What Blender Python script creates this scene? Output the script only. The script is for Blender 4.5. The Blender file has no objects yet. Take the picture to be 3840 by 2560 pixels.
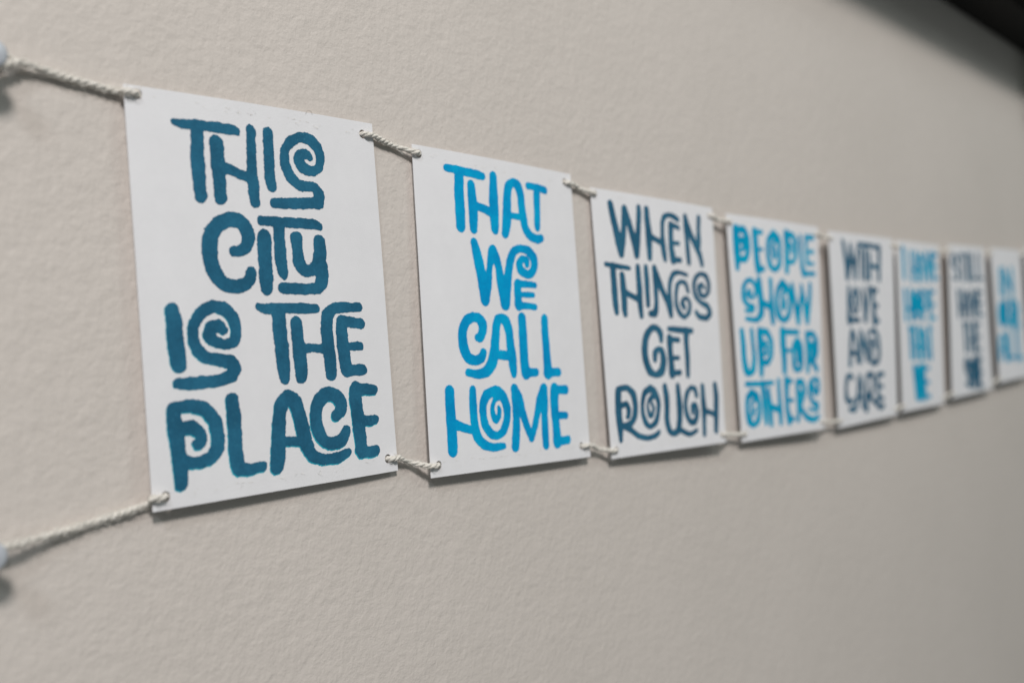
import bpy, bmesh, math, random, json
import numpy as np
from mathutils import Vector, Matrix
from mathutils.geometry import delaunay_2d_cdt

# ---------------------------------------------------------------- camera, light, exposure
scene = bpy.context.scene
MM = 0.001
DATA = json.loads('''{"f":3837.0130712686337,"cam":[0.0,-310.63,0.0],"Rc":[[0.662868,0.748448,0.020778],[-0.746502,0.662778,-0.058821],[-0.057795,0.02348,0.998052]],"cards":[{"R":[[0.99966,-0.01937,-0.01736],[0.0195,0.99978,0.00742],[0.01721,-0.00775,0.99982]],"o":[225.14,3.9,30.34],"cor":[[-54.83,70.61],[54.27,71.03],[54.68,-71.32],[-54.79,-70.47]],"hol":[[-50.17,67.94],[48.5,66.05],[49.66,-65.89],[-49.94,-66.14]],"words":[["THIS",[[[[-37.2,60.1,1.37],[-34.6,59.8,1.69],[-27.6,60.1,1.82],[-19.8,60.2,1.91],[-14.0,60.0,1.86],[-12.3,59.7,1.53]],
[[-28.5,59.0,2.65],[-28.9,53.2,2.72],[-29.1,47.8,2.84],[-29.1,39.8,2.7],[-28.9,35.2,2.5]]],
[[[-21.2,54.5,2.95],[-21.2,49.5,2.9],[-21.1,45.0,2.91],[-21.0,40.4,2.77],[-21.0,35.2,2.58]],
[[-19.4,46.0,2.16],[-15.2,45.3,1.97],[-12.1,44.1,1.86],[-7.8,43.4,1.97]],
[[-6.3,61.0,2.05],[-6.6,55.6,2.11],[-6.9,50.0,2.17],[-7.0,43.9,2.52],[-6.8,39.2,2.58],[-6.6,34.7,2.36]]],
[[[1.1,60.5,2.37],[1.1,56.5,2.42],[0.8,49.3,2.42],[0.9,43.1,2.49],[1.2,41.0,2.28]]],
[[[20.2,53.7,1.46],[18.7,54.6,2.0],[15.9,54.1,2.04],[14.7,52.1,2.63],[16.4,49.3,2.48],[20.6,48.1,1.92],[24.2,50.1,1.98],[25.3,53.7,2.16],[24.2,57.5,2.52],[21.1,60.4,2.51],[16.3,61.0,2.04],[11.2,58.6,2.04],[8.4,54.9,2.06],[8.1,50.0,2.42],[10.1,45.4,2.4],[14.6,42.2,2.12],[20.7,42.2,2.02],[23.4,39.6,2.73],[23.1,36.3,2.63]],
[[1.7,34.7,1.78],[6.2,35.0,2.11],[14.6,35.4,2.24],[23.3,36.3,2.09]]]]],["CITY",[[[[-17.2,16.3,1.95],[-15.0,16.2,2.1],[-11.9,17.8,2.42],[-10.5,21.3,2.81],[-11.3,24.5,2.92],[-13.5,27.0,2.9],[-17.8,27.6,2.82],[-22.4,25.8,2.79],[-25.8,22.1,3.11],[-26.8,17.5,3.25],[-26.7,13.1,3.11],[-25.3,8.2,2.97],[-21.8,4.6,2.67],[-17.1,3.6,2.51],[-13.0,4.6,2.42],[-10.7,6.7,2.33],[-10.4,8.6,2.32]]],
[[[-3.6,21.8,3.04],[-3.9,13.6,3.16],[-4.0,6.6,3.1],[-4.1,3.0,2.64]]],
[[[-4.4,28.0,1.78],[2.1,27.8,1.97],[10.9,27.8,2.0],[18.8,27.8,2.05],[22.7,27.0,1.56]],
[[3.2,26.6,2.76],[3.1,20.9,2.68],[3.3,13.8,2.68],[3.7,9.5,2.49],[4.0,7.7,1.47]]],
[[[10.9,22.0,2.89],[11.1,17.4,2.65],[11.3,13.5,2.78],[13.0,10.5,2.62],[16.5,9.8,2.28],[20.4,12.2,3.03],[22.0,16.7,3.23],[21.9,21.0,2.88]],
[[22.0,11.8,3.28],[21.9,6.3,3.2],[19.9,3.4,2.61]],
[[3.0,3.2,2.1],[9.3,3.0,2.22],[14.7,2.9,2.14],[19.9,3.4,2.32]]]]],["IS",[[[[-42.8,-4.5,2.69],[-42.5,-8.4,3.02],[-42.3,-15.3,3.17],[-41.9,-20.9,3.18],[-41.8,-22.7,3.02]]],
[[[-23.4,-11.7,1.62],[-25.3,-10.0,2.29],[-28.6,-10.9,2.46],[-29.3,-13.2,2.57],[-27.6,-15.4,2.25],[-23.3,-16.8,1.82],[-19.3,-15.5,2.21],[-18.3,-11.4,2.21],[-19.5,-7.1,2.49],[-22.8,-4.1,2.39],[-27.7,-3.5,2.31],[-32.2,-5.7,2.3],[-35.1,-9.5,2.1],[-35.6,-14.2,2.16],[-34.4,-18.0,2.33],[-31.3,-20.9,2.31],[-26.0,-22.0,2.17],[-21.1,-23.3,2.84],[-20.0,-25.8,2.67],[-22.6,-28.3,2.28]],
[[-42.8,-29.1,1.79],[-38.8,-29.4,2.2],[-32.5,-29.4,2.23],[-26.0,-29.0,2.2],[-21.2,-27.7,2.43]]]]],["THE",[[[[-8.2,-3.8,1.56],[-5.0,-4.4,2.05],[2.9,-4.3,2.08],[12.3,-4.5,2.07],[18.0,-4.7,1.94]],
[[0.4,-5.8,3.21],[0.4,-11.9,3.12],[0.8,-17.9,3.13],[1.0,-25.0,3.01],[1.1,-30.2,2.39]]],
[[[8.0,-9.9,2.78],[8.3,-13.1,2.97],[8.5,-18.8,3.1],[8.9,-25.4,3.1],[8.9,-29.9,2.78]],
[[10.4,-19.4,1.67],[15.5,-19.6,1.61],[22.0,-20.4,2.11]],
[[39.7,-4.4,1.96],[32.3,-4.3,2.04],[27.0,-4.7,2.25],[23.4,-7.2,2.82],[22.5,-12.5,2.93],[22.7,-18.8,3.07],[23.2,-25.2,3.08],[23.3,-29.9,2.81]]],
[[[30.4,-10.0,3.01],[29.9,-13.8,3.02],[30.2,-19.7,3.1],[30.7,-25.5,3.1],[31.1,-28.8,3.03]],
[[30.4,-10.0,2.27],[35.3,-10.2,2.23],[40.2,-10.9,2.16]],
[[30.9,-19.6,1.82],[35.8,-19.8,1.72],[39.2,-19.9,1.79]],
[[31.1,-28.9,2.35],[35.6,-29.2,2.26],[39.4,-29.3,2.33]]]]],["PLACE",[[[[-44.6,-37.6,2.66],[-44.8,-41.7,2.73],[-44.5,-46.3,2.82],[-44.1,-51.9,2.82],[-43.9,-57.4,2.73],[-43.8,-62.6,2.53]],
[[-44.3,-37.2,2.17],[-38.4,-36.9,2.12],[-33.2,-38.4,2.53],[-29.6,-42.7,2.6],[-28.7,-48.0,2.76],[-29.2,-52.2,2.7],[-32.5,-55.6,2.43],[-37.9,-56.4,2.08],[-41.9,-55.3,2.27]],
[[-43.6,-44.6,2.06],[-38.5,-44.3,2.4],[-35.4,-46.8,2.3],[-35.5,-49.4,2.21],[-37.0,-50.8,1.55],[-37.8,-49.7,1.21]]],
[[[-22.0,-36.2,2.56],[-21.7,-41.6,2.93],[-21.8,-47.3,2.9],[-21.9,-53.6,2.9],[-21.6,-58.4,3.03],[-20.8,-60.6,2.69]],
[[-21.5,-60.6,2.47],[-16.3,-61.5,2.17],[-11.0,-61.1,1.83]]],
[[[-5.0,-62.0,2.89],[-4.1,-57.6,3.38],[-3.4,-51.7,3.14],[-2.7,-45.8,2.96],[-1.1,-39.9,2.97],[1.9,-36.9,2.73],[5.1,-39.5,3.22],[6.8,-44.7,3.08],[7.9,-50.4,3.1],[9.0,-55.6,3.03],[11.5,-59.8,2.47],[16.2,-62.0,2.06],[22.8,-62.4,2.18],[28.8,-60.8,1.73]],
[[-2.0,-53.1,1.79],[6.0,-54.0,1.92]]],
[[[24.0,-46.2,2.19],[26.4,-44.5,2.7],[27.1,-41.8,2.94],[25.0,-38.6,2.74],[20.5,-37.2,2.63],[16.6,-39.5,2.95],[14.7,-43.3,2.82],[14.2,-46.9,2.83],[15.2,-51.7,2.83],[18.1,-55.4,2.53],[22.0,-56.6,2.56],[26.2,-55.7,2.81],[28.6,-52.6,2.39]]],
[[[35.2,-37.0,3.41],[34.6,-39.7,3.32],[35.1,-45.2,3.21],[35.3,-50.6,3.21],[35.7,-56.0,3.07],[35.9,-60.9,3.15]],
[[35.2,-36.8,2.52],[39.8,-36.9,2.38],[44.3,-37.5,2.25]],
[[36.2,-49.0,2.09],[41.5,-49.6,2.11],[44.5,-49.5,1.81]],
[[36.0,-61.4,2.4],[40.3,-61.9,2.33],[43.6,-61.6,2.1]]]]]]},{"R":[[0.99988,-0.00374,0.01512],[0.00347,0.99983,0.01804],[-0.01519,-0.01798,0.99972]],"o":[353.2,3.7,24.68],"cor":[[-54.95,71.02],[54.11,70.87],[55.85,-71.57],[-54.84,-70.63]],"hol":[[-51.24,67.35],[48.72,66.26],[48.83,-65.59],[-50.04,-65.61]],"words":[["THAT",[[[[-35.5,63.1,1.72],[-29.3,63.0,1.93],[-22.2,62.6,2.04],[-15.7,62.3,2.13],[-12.3,61.9,1.81]],
[[-27.6,61.7,2.87],[-28.2,53.7,3.03],[-28.3,45.7,3.11],[-28.4,37.8,2.89]]],
[[[-20.4,57.1,2.42],[-20.1,52.5,2.78],[-19.9,46.5,2.98],[-20.1,40.5,2.82],[-20.3,37.4,2.52]],
[[-18.8,48.1,2.05],[-13.4,47.1,2.01],[-6.9,45.4,2.43]],
[[-5.2,62.6,2.49],[-5.6,56.1,2.87],[-5.9,49.9,3.18],[-6.0,44.7,3.19],[-6.0,38.3,2.59]]],
[[[0.9,36.9,2.56],[2.3,41.3,3.08],[3.0,46.6,3.08],[3.6,52.9,2.86],[4.9,58.8,2.59],[8.1,61.5,1.96],[11.9,60.3,2.73],[13.5,56.0,2.64],[13.8,50.7,2.62],[14.5,45.5,2.72],[15.6,40.3,2.66],[19.0,36.9,2.49],[23.8,35.6,2.28],[27.2,36.3,1.97]],
[[3.9,45.6,1.61],[11.7,45.3,1.52]]],
[[[19.3,61.1,1.78],[25.4,60.9,1.76],[32.2,60.3,2.02]],
[[26.0,60.2,2.57],[25.4,54.0,2.49],[25.1,47.5,2.33],[24.8,43.1,2.33],[24.7,41.3,2.08]]]]],["WE",[[[[-20.5,30.9,2.34],[-18.7,24.5,3.01],[-17.1,17.6,3.17],[-15.5,10.1,3.55],[-15.5,5.4,2.95]],
[[-15.0,5.9,2.82],[-12.9,12.7,2.5],[-11.4,19.9,2.01],[-9.2,27.1,2.62],[-8.3,28.1,2.27]],
[[-8.3,28.1,2.82],[-6.5,24.7,2.72],[-5.0,20.2,2.38],[-4.1,13.6,3.07],[-2.3,7.5,3.53],[-1.9,4.0,3.31]],
[[-1.9,4.2,3.12],[-0.1,11.2,2.92],[1.3,17.9,2.62],[3.3,24.2,2.57],[6.2,28.6,2.24],[11.1,30.3,1.93],[16.6,29.5,2.4],[20.4,26.2,2.8],[20.7,22.5,2.45],[18.5,19.2,2.22],[15.2,18.1,2.01],[10.5,19.9,2.53],[9.6,23.0,2.31],[11.8,25.5,1.75],[15.0,24.9,1.95],[15.1,23.0,1.83]]],
[[[7.5,13.2,2.59],[7.1,8.3,2.45],[7.4,3.6,2.86]],
[[7.5,13.5,1.73],[14.3,13.5,1.65],[20.1,13.2,1.57]],
[[7.1,8.4,1.3],[18.5,8.5,1.43]],
[[7.4,3.3,1.94],[14.1,3.1,1.7],[19.5,2.8,1.56]]]]],["CALL",[[[[-22.1,-11.7,1.76],[-20.0,-11.4,2.39],[-18.2,-8.4,2.64],[-18.2,-5.5,2.87],[-20.4,-3.1,2.46],[-23.9,-2.6,2.23],[-28.2,-4.2,2.53],[-30.8,-7.9,2.7],[-31.4,-12.1,2.77],[-30.9,-16.3,2.95],[-28.5,-20.6,2.58],[-23.6,-21.8,2.23],[-20.0,-20.7,2.36],[-18.7,-18.6,2.27]]],
[[[-29.2,-27.1,1.8],[-22.6,-28.0,2.12],[-17.0,-26.7,2.67],[-13.2,-23.0,3.24],[-11.1,-17.6,3.12],[-10.2,-12.2,2.77],[-9.1,-6.8,2.73],[-7.8,-3.8,2.55],[-5.3,-2.8,2.25],[-2.2,-4.5,2.95],[-0.5,-8.9,2.73],[-0.2,-14.4,2.74],[0.4,-20.0,3.07],[0.8,-24.4,2.83],[1.1,-28.5,2.08]],
[[-10.0,-19.4,2.13],[-1.1,-20.2,2.22]]],
[[[9.1,-2.6,2.82],[9.2,-8.9,3.08],[9.1,-16.7,2.99],[9.1,-23.5,3.08],[9.7,-28.2,3.33]],
[[9.7,-28.2,2.18],[17.3,-28.3,1.98]]],
[[[25.8,-3.0,2.52],[25.6,-8.9,2.7],[25.8,-16.3,2.88],[25.9,-23.8,2.97],[26.0,-28.7,3.42]],
[[25.8,-28.7,2.17],[34.2,-28.6,2.14]]]]],["HOME",[[[[-41.3,-34.8,2.82],[-41.3,-41.4,2.96],[-41.3,-48.0,3.03],[-41.1,-54.2,3.04],[-41.3,-60.1,3.03]],
[[-40.5,-48.6,2.4],[-35.1,-50.5,2.02],[-27.8,-52.6,1.77]],
[[-26.9,-34.9,2.2],[-27.2,-40.6,2.43],[-27.2,-45.8,2.42],[-26.8,-51.1,2.55],[-25.7,-55.3,2.72],[-22.2,-58.9,2.32],[-16.1,-60.9,1.97],[-8.6,-60.9,1.56]]],
[[[-11.9,-35.5,2.15],[-18.0,-37.4,2.6],[-20.8,-41.4,2.45],[-21.1,-46.2,2.31],[-20.0,-51.0,2.3],[-16.4,-55.0,2.19],[-12.5,-56.1,1.86],[-8.3,-54.0,2.3],[-5.6,-49.3,2.39],[-5.1,-43.9,2.63],[-7.0,-39.0,2.66],[-10.0,-36.5,2.53],[-11.9,-35.7,2.32]],
[[-10.9,-37.6,2.77],[-13.3,-40.2,1.51],[-14.7,-42.8,1.48],[-14.8,-45.5,1.72],[-13.8,-48.2,1.82],[-12.6,-49.3,1.37],[-10.9,-47.3,1.66],[-10.2,-44.9,1.44],[-10.7,-43.3,1.09]]],
[[[0.9,-35.7,2.66],[1.1,-40.9,2.66],[1.0,-48.6,2.49],[0.4,-55.1,2.73],[-0.8,-61.7,2.71]],
[[0.9,-35.7,2.48],[3.3,-39.9,3.11],[5.6,-46.7,2.42],[8.3,-53.5,2.23],[10.9,-58.5,2.13]],
[[10.9,-58.5,2.18],[14.0,-53.3,2.15],[16.3,-47.3,2.31],[18.6,-41.8,2.81],[21.7,-36.7,2.76]],
[[22.0,-36.5,2.93],[22.1,-41.9,2.57],[21.3,-50.4,2.48],[21.2,-57.7,2.56],[21.2,-62.7,2.47]]],
[[[30.3,-36.9,3.35],[29.5,-42.3,3.18],[29.5,-49.2,2.99],[29.8,-55.5,2.9],[30.0,-61.8,3.44]],
[[30.3,-36.9,2.07],[39.0,-37.4,2.22]],
[[29.9,-49.3,1.78],[38.0,-49.8,1.86]],
[[30.3,-62.0,2.24],[38.5,-61.8,2.15]]]]]]},{"R":[[0.99932,0.0329,0.01668],[-0.0332,0.99929,0.01793],[-0.01608,-0.01847,0.9997]],"o":[480.13,1.6,18.46],"cor":[[-57.48,70.15],[57.58,69.53],[55.17,-69.9],[-53.98,-70.06]],"hol":[[-53.83,67.31],[53.38,64.53],[50.97,-64.9],[-49.66,-65.82]],"words":[["WHEN",[[[[-41.8,62.8,2.41],[-40.2,56.1,2.67],[-38.2,48.9,2.85],[-36.3,42.7,3.38],[-35.2,37.0,2.43]],
[[-35.2,36.7,2.28],[-33.0,44.0,2.49],[-31.5,51.5,2.33],[-30.1,60.2,2.56],[-30.0,61.0,2.5]],
[[-30.0,61.0,2.52],[-27.2,55.1,2.46],[-24.8,48.8,2.57],[-22.0,42.0,3.33],[-21.7,37.0,2.43]],
[[-21.7,37.0,2.34],[-20.2,43.8,2.7],[-18.7,51.4,2.27],[-17.3,59.1,2.31],[-17.2,62.9,2.08]]],
[[[-10.1,62.4,2.41],[-10.1,56.4,2.7],[-9.4,49.9,3.06],[-9.7,43.3,2.76],[-9.8,36.2,2.21]],
[[-9.1,48.3,2.11],[-3.3,46.5,1.79],[2.1,44.9,1.92]],
[[19.7,59.4,1.8],[15.5,60.8,1.87],[10.7,61.4,1.39],[6.2,59.7,1.91],[4.1,55.9,1.91],[3.6,49.7,1.99],[3.4,44.2,2.69],[4.2,38.1,2.31],[4.6,35.9,1.93]]],
[[[12.4,55.4,2.69],[11.7,49.2,2.42],[11.4,42.4,2.65],[12.6,36.3,3.14]],
[[12.4,55.7,1.75],[16.8,55.4,1.59],[20.1,54.6,1.51]],
[[11.7,45.5,1.3],[19.1,45.6,1.32]],
[[12.6,36.0,1.86],[19.9,36.1,1.59]]],
[[[27.4,61.4,2.14],[27.6,54.8,2.55],[27.8,48.0,2.24],[28.0,41.1,2.35],[28.3,35.4,2.14]],
[[27.6,61.4,2.22],[31.4,52.8,2.47],[36.2,46.2,2.6],[40.2,40.7,2.53],[42.1,34.9,1.98]],
[[41.8,62.0,2.25],[40.8,55.8,2.06],[40.3,50.0,2.48],[39.9,46.4,2.57]]]]],["THINGS",[[[[-48.9,30.6,1.33],[-39.8,30.0,1.56],[-28.7,29.3,1.25]],
[[-43.2,29.3,2.54],[-43.0,23.5,2.45],[-42.9,16.3,2.62],[-42.7,10.0,2.45],[-42.2,5.6,1.95]]],
[[[-35.6,25.1,2.33],[-35.3,19.6,2.68],[-35.1,13.3,2.67],[-35.3,8.1,2.5],[-35.0,4.7,1.99]],
[[-34.4,16.5,1.85],[-28.5,14.5,1.74],[-23.0,12.8,1.8]],
[[-21.3,30.3,2.06],[-21.3,24.4,2.42],[-21.1,18.0,2.59],[-21.4,11.5,2.51],[-20.9,4.1,1.97]]],
[[[-14.1,30.2,2.1],[-14.0,23.6,2.37],[-14.1,16.5,2.19],[-14.2,10.1,2.0]]],
[[[-13.0,5.1,1.67],[-8.0,5.7,2.45],[-6.5,10.8,2.1],[-6.2,17.3,2.23],[-5.9,23.9,2.52],[-6.3,30.1,2.34]],
[[-6.3,30.1,2.26],[-2.8,22.9,2.69],[1.2,16.4,2.37],[4.9,11.5,2.76],[6.7,4.7,2.09]],
[[6.8,4.9,1.92],[7.0,10.5,2.21],[6.7,17.7,2.0],[8.0,23.3,1.92],[11.6,27.9,1.8],[17.6,29.0,1.31],[25.4,27.8,1.21]]],
[[[25.3,18.8,1.77],[23.7,22.7,1.8],[18.9,23.9,1.24],[14.7,21.3,1.81],[12.9,15.6,1.72],[12.9,10.0,1.93],[15.8,5.6,1.99],[20.5,3.7,1.41],[25.3,6.9,1.85],[26.4,11.4,1.82],[24.2,14.3,1.39],[20.5,14.0,1.38],[18.9,11.3,2.28],[20.6,9.0,1.78]]],
[[[43.4,20.8,1.26],[40.6,23.0,1.29],[37.2,20.9,2.31],[38.3,17.1,2.03],[42.9,16.1,1.31],[47.2,19.4,1.84],[47.8,24.1,2.13],[45.4,28.1,1.95],[39.8,29.3,1.32],[34.3,26.5,1.84],[31.7,21.8,1.92],[33.0,16.1,2.09],[37.7,12.5,1.6],[44.8,10.3,2.21],[46.9,6.6,2.59],[43.4,3.4,1.89],[35.7,4.1,1.92],[32.4,6.4,1.79]]]]],["GET",[[[[-4.2,-9.3,1.93],[-4.7,-5.3,2.67],[-8.4,-2.5,1.89],[-13.2,-3.1,2.1],[-17.9,-7.5,2.71],[-20.0,-13.6,2.84],[-19.7,-19.7,2.82],[-16.7,-25.8,2.71],[-11.3,-28.2,1.83],[-5.4,-26.1,2.92],[-3.3,-20.5,2.98],[-4.2,-15.5,2.43],[-7.8,-14.0,1.41],[-10.8,-16.5,2.32],[-11.2,-19.8,1.98]]],
[[[3.9,-8.7,2.95],[3.7,-15.0,2.66],[3.9,-21.8,2.76],[4.2,-27.8,3.15]],
[[3.9,-8.7,1.67],[12.8,-9.4,1.63]],
[[4.2,-19.3,1.31],[11.6,-19.4,1.38]],
[[4.1,-28.0,1.76],[12.1,-27.6,1.72]]],
[[[3.6,-3.1,1.61],[15.0,-3.7,1.92],[26.7,-4.2,1.71]],
[[20.5,-4.8,2.87],[20.1,-11.7,2.56],[20.2,-19.9,2.46],[19.6,-29.1,2.04]]]]],["ROUGH",[[[[-45.2,-35.6,2.58],[-45.9,-42.0,2.67],[-46.0,-48.3,2.75],[-45.5,-54.7,2.58],[-45.6,-60.8,1.72]],
[[-44.7,-34.6,1.75],[-37.6,-34.2,1.69],[-32.7,-37.8,2.55],[-31.5,-43.2,2.33],[-32.2,-48.6,2.39],[-35.6,-52.7,1.96],[-41.5,-53.9,1.56]],
[[-43.2,-53.8,1.72],[-36.5,-56.4,1.79],[-30.6,-59.8,1.74],[-22.6,-61.6,1.58],[-15.1,-60.9,1.63],[-11.6,-59.2,1.45]],
[[-44.8,-43.6,1.64],[-39.0,-42.6,1.68],[-37.4,-45.6,2.18],[-37.9,-48.8,1.81],[-39.5,-49.5,1.04]]],
[[[-17.3,-35.2,1.97],[-22.7,-37.7,2.12],[-25.1,-43.0,1.71],[-25.3,-48.5,1.79],[-23.1,-53.5,2.1],[-19.2,-55.9,1.53],[-13.8,-53.5,2.1],[-11.3,-48.2,1.85],[-10.6,-42.7,2.15],[-13.4,-37.5,2.37],[-17.3,-35.2,2.08]],
[[-15.5,-39.7,1.96],[-19.4,-41.7,1.18],[-20.6,-45.4,1.2],[-19.4,-49.4,1.75],[-17.1,-50.0,1.3],[-15.3,-46.3,1.4],[-16.8,-43.4,1.37]]],
[[[-3.7,-35.1,2.29],[-2.7,-40.8,2.7],[-2.9,-46.4,2.41],[-3.7,-53.1,2.5],[-2.3,-58.2,2.4],[1.2,-61.0,1.69],[6.4,-59.4,2.46],[8.5,-53.8,2.65],[9.3,-47.0,2.99],[9.0,-41.3,2.59],[8.7,-35.3,2.19]],
[[7.4,-58.9,1.77],[12.2,-60.9,1.71],[18.1,-62.5,1.49],[25.0,-60.9,1.43]]],
[[[26.9,-41.0,1.91],[25.8,-37.5,1.98],[21.3,-36.4,1.38],[17.2,-40.0,2.09],[15.2,-45.6,2.02],[15.9,-51.4,2.2],[19.4,-55.9,1.86],[24.1,-55.4,2.16],[26.7,-50.9,2.07],[25.4,-46.5,1.75],[22.0,-46.9,1.9],[22.2,-50.0,2.05]]],
[[[33.6,-36.3,2.12],[33.6,-42.5,2.33],[33.8,-49.5,2.86],[33.2,-56.5,2.11],[32.6,-63.2,2.0]],
[[34.2,-50.1,1.85],[40.5,-51.7,1.65],[46.2,-53.8,1.65]],
[[47.1,-36.2,2.41],[47.6,-43.1,2.85],[46.5,-51.4,2.72],[45.1,-62.0,2.39]]]]]]},{"R":[[0.99925,0.03624,0.01386],[-0.0362,0.99934,-0.00296],[-0.01396,0.00246,0.9999]],"o":[613.67,-0.3,14.59],"cor":[[-58.16,69.82],[60.33,69.9],[53.78,-69.4],[-53.74,-70.18]],"hol":[[-53.96,64.82],[56.13,64.9],[49.58,-64.4],[-49.54,-65.18]],"words":[["PEOPLE",[[[[-48.5,60.6,3.6],[-48.4,53.0,4.02],[-48.3,45.4,3.8],[-48.8,36.9,2.31]],
[[-47.6,60.7,2.05],[-39.5,60.8,2.79],[-35.9,55.7,3.23],[-35.4,49.0,2.73],[-38.6,43.1,2.52],[-45.9,42.2,2.01]],
[[-46.6,53.6,2.23],[-41.1,54.4,2.32],[-40.1,50.2,2.27],[-42.6,48.1,1.34]]],
[[[-26.7,60.2,3.57],[-26.3,51.5,3.35],[-25.7,42.7,3.57],[-24.4,37.4,4.0]],
[[-26.7,60.7,1.98],[-18.2,60.8,1.64]],
[[-26.5,49.5,1.38],[-18.4,49.8,1.28]],
[[-24.4,37.1,2.18],[-17.8,37.4,1.97]]],
[[[-3.7,60.8,2.71],[-10.0,56.4,2.69],[-11.8,48.4,2.53],[-9.8,40.5,2.94],[-4.2,37.3,1.88],[2.1,41.1,2.75],[4.0,49.2,2.36],[2.9,57.2,3.07],[-3.7,60.8,3.01]],
[[-0.1,57.0,1.91],[-5.4,53.7,1.53],[-6.0,48.7,1.87],[-4.0,44.8,1.4],[-1.1,47.9,1.78],[-2.1,51.4,1.63]]],
[[[13.8,60.9,4.35],[13.5,52.8,3.61],[12.6,44.6,3.34],[11.8,37.5,2.86]],
[[13.8,61.4,2.08],[21.6,61.5,2.41],[25.7,56.6,3.21],[25.5,49.3,2.58],[21.7,44.0,1.93],[14.4,43.2,1.67]],
[[14.6,53.9,1.44],[19.8,54.7,1.78],[20.0,50.6,1.97]]],
[[[32.5,61.1,2.28],[33.1,51.8,2.28],[33.2,41.5,2.79],[35.3,36.9,3.41]],
[[35.6,36.4,1.84],[50.9,37.0,1.74]]],
[[[41.1,61.2,2.57],[40.9,52.3,2.31],[41.2,43.9,2.58]],
[[41.8,61.7,1.88],[51.6,61.8,2.15]],
[[41.3,51.8,1.24],[50.9,52.0,1.63]],
[[41.2,43.7,1.25],[50.6,43.7,1.38]]]]],["SHOW",[[[[-34.9,21.9,1.44],[-37.3,23.4,1.37],[-38.4,20.5,2.14],[-33.8,18.4,1.25],[-29.5,21.2,1.9],[-28.9,26.1,2.31],[-33.6,29.6,1.69],[-39.2,28.9,1.73],[-43.0,24.7,2.39],[-43.3,18.0,2.69],[-38.9,13.8,1.91],[-32.6,12.5,2.29],[-35.6,9.8,1.16],[-41.9,10.6,1.41]]],
[[[-24.7,29.6,3.13],[-23.5,19.4,3.58],[-23.5,9.7,3.52],[-29.7,4.8,1.9],[-41.5,5.5,1.59]],
[[-22.8,16.5,2.45],[-11.8,12.8,2.34]],
[[-10.3,30.1,2.53],[-10.4,21.7,2.29],[-10.8,12.8,3.45],[-9.8,3.9,2.76]]],
[[[4.8,29.1,2.87],[-1.0,24.9,2.69],[-3.8,17.9,2.55],[-2.4,9.0,3.43],[4.1,4.5,1.92],[11.2,8.1,2.9],[14.1,16.2,2.64],[13.0,24.3,3.02],[4.8,29.1,3.02]],
[[8.4,25.2,2.71],[3.2,20.0,1.78],[4.0,13.0,2.35],[7.2,14.1,1.61],[7.6,18.1,1.66]]],
[[[17.9,28.0,2.43],[19.9,18.4,2.92],[22.1,10.2,3.15],[23.9,4.1,2.9]],
[[23.9,4.1,2.85],[26.6,13.4,2.83],[30.2,22.7,2.16],[30.8,27.9,1.99]],
[[30.8,27.9,1.98],[33.6,18.7,2.5],[35.2,10.4,3.26],[36.7,4.7,3.0]],
[[36.7,4.7,2.9],[40.0,14.6,2.93],[42.3,23.0,2.74],[43.4,29.3,2.27]]]]],["UP",[[[[-47.7,-2.4,2.53],[-46.8,-10.4,2.96],[-46.7,-18.9,2.95],[-44.8,-26.6,3.22],[-40.8,-28.4,2.04],[-36.6,-25.8,2.92],[-34.9,-18.2,2.39],[-35.8,-9.6,2.17],[-36.3,-1.9,2.17]]],
[[[-26.8,-2.9,3.54],[-26.7,-11.6,3.76],[-26.7,-20.3,3.54],[-27.2,-29.0,2.65]],
[[-26.7,-2.4,1.98],[-18.3,-3.1,2.65],[-13.7,-8.8,2.88],[-13.9,-16.7,2.61],[-18.4,-22.0,2.39],[-26.0,-22.3,1.71]],
[[-25.6,-10.2,1.98],[-20.0,-10.7,2.45],[-19.6,-15.6,2.15],[-22.2,-17.0,1.16]]]]],["FOR",[[[[1.9,-3.0,4.01],[1.7,-12.0,4.01],[2.4,-20.0,3.54],[1.9,-27.9,3.06]],
[[1.9,-2.8,2.01],[22.7,-3.2,2.05]],
[[2.0,-15.0,1.53],[11.0,-15.1,1.43]]],
[[[21.0,-9.1,2.86],[15.9,-12.1,2.74],[14.2,-19.2,2.42],[15.6,-25.8,3.04],[19.8,-28.5,1.68],[24.7,-25.5,2.82],[26.4,-18.4,2.48],[25.4,-12.3,2.91],[21.0,-9.1,3.14]],
[[21.0,-14.2,2.94],[20.6,-21.4,2.45]]],
[[[35.1,-5.1,3.29],[35.4,-12.4,3.29],[35.1,-20.6,3.02],[33.5,-28.9,2.49]],
[[35.3,-4.1,1.73],[43.8,-4.6,2.49],[47.7,-9.4,3.3],[47.3,-16.7,3.12],[41.8,-21.8,2.69],[35.3,-22.7,1.63]],
[[36.5,-12.4,2.08],[42.1,-12.5,3.1],[41.5,-17.7,2.55]],
[[39.7,-21.8,2.75],[46.6,-28.2,2.77]]]]],["OTHERS",[[[[-39.9,-40.5,2.72],[-44.8,-43.6,2.65],[-46.3,-50.1,2.11],[-44.4,-57.3,3.3],[-39.3,-60.7,1.68],[-33.8,-57.5,2.71],[-31.7,-50.0,2.4],[-33.8,-43.2,2.66],[-39.9,-40.5,2.37]],
[[-36.2,-44.0,2.06],[-41.1,-48.5,1.45],[-39.9,-54.3,1.49],[-36.9,-50.6,1.3]]],
[[[-45.7,-35.0,1.78],[-30.2,-35.4,1.7],[-14.0,-35.3,1.62]],
[[-26.5,-35.8,2.87],[-25.7,-46.4,2.87],[-25.1,-55.2,2.64],[-24.3,-60.0,2.18]]],
[[[-20.3,-39.9,2.45],[-19.3,-48.7,3.13],[-18.7,-55.5,2.91],[-18.2,-61.4,2.24]],
[[-19.4,-49.7,2.23],[-9.1,-52.7,2.26]],
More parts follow.
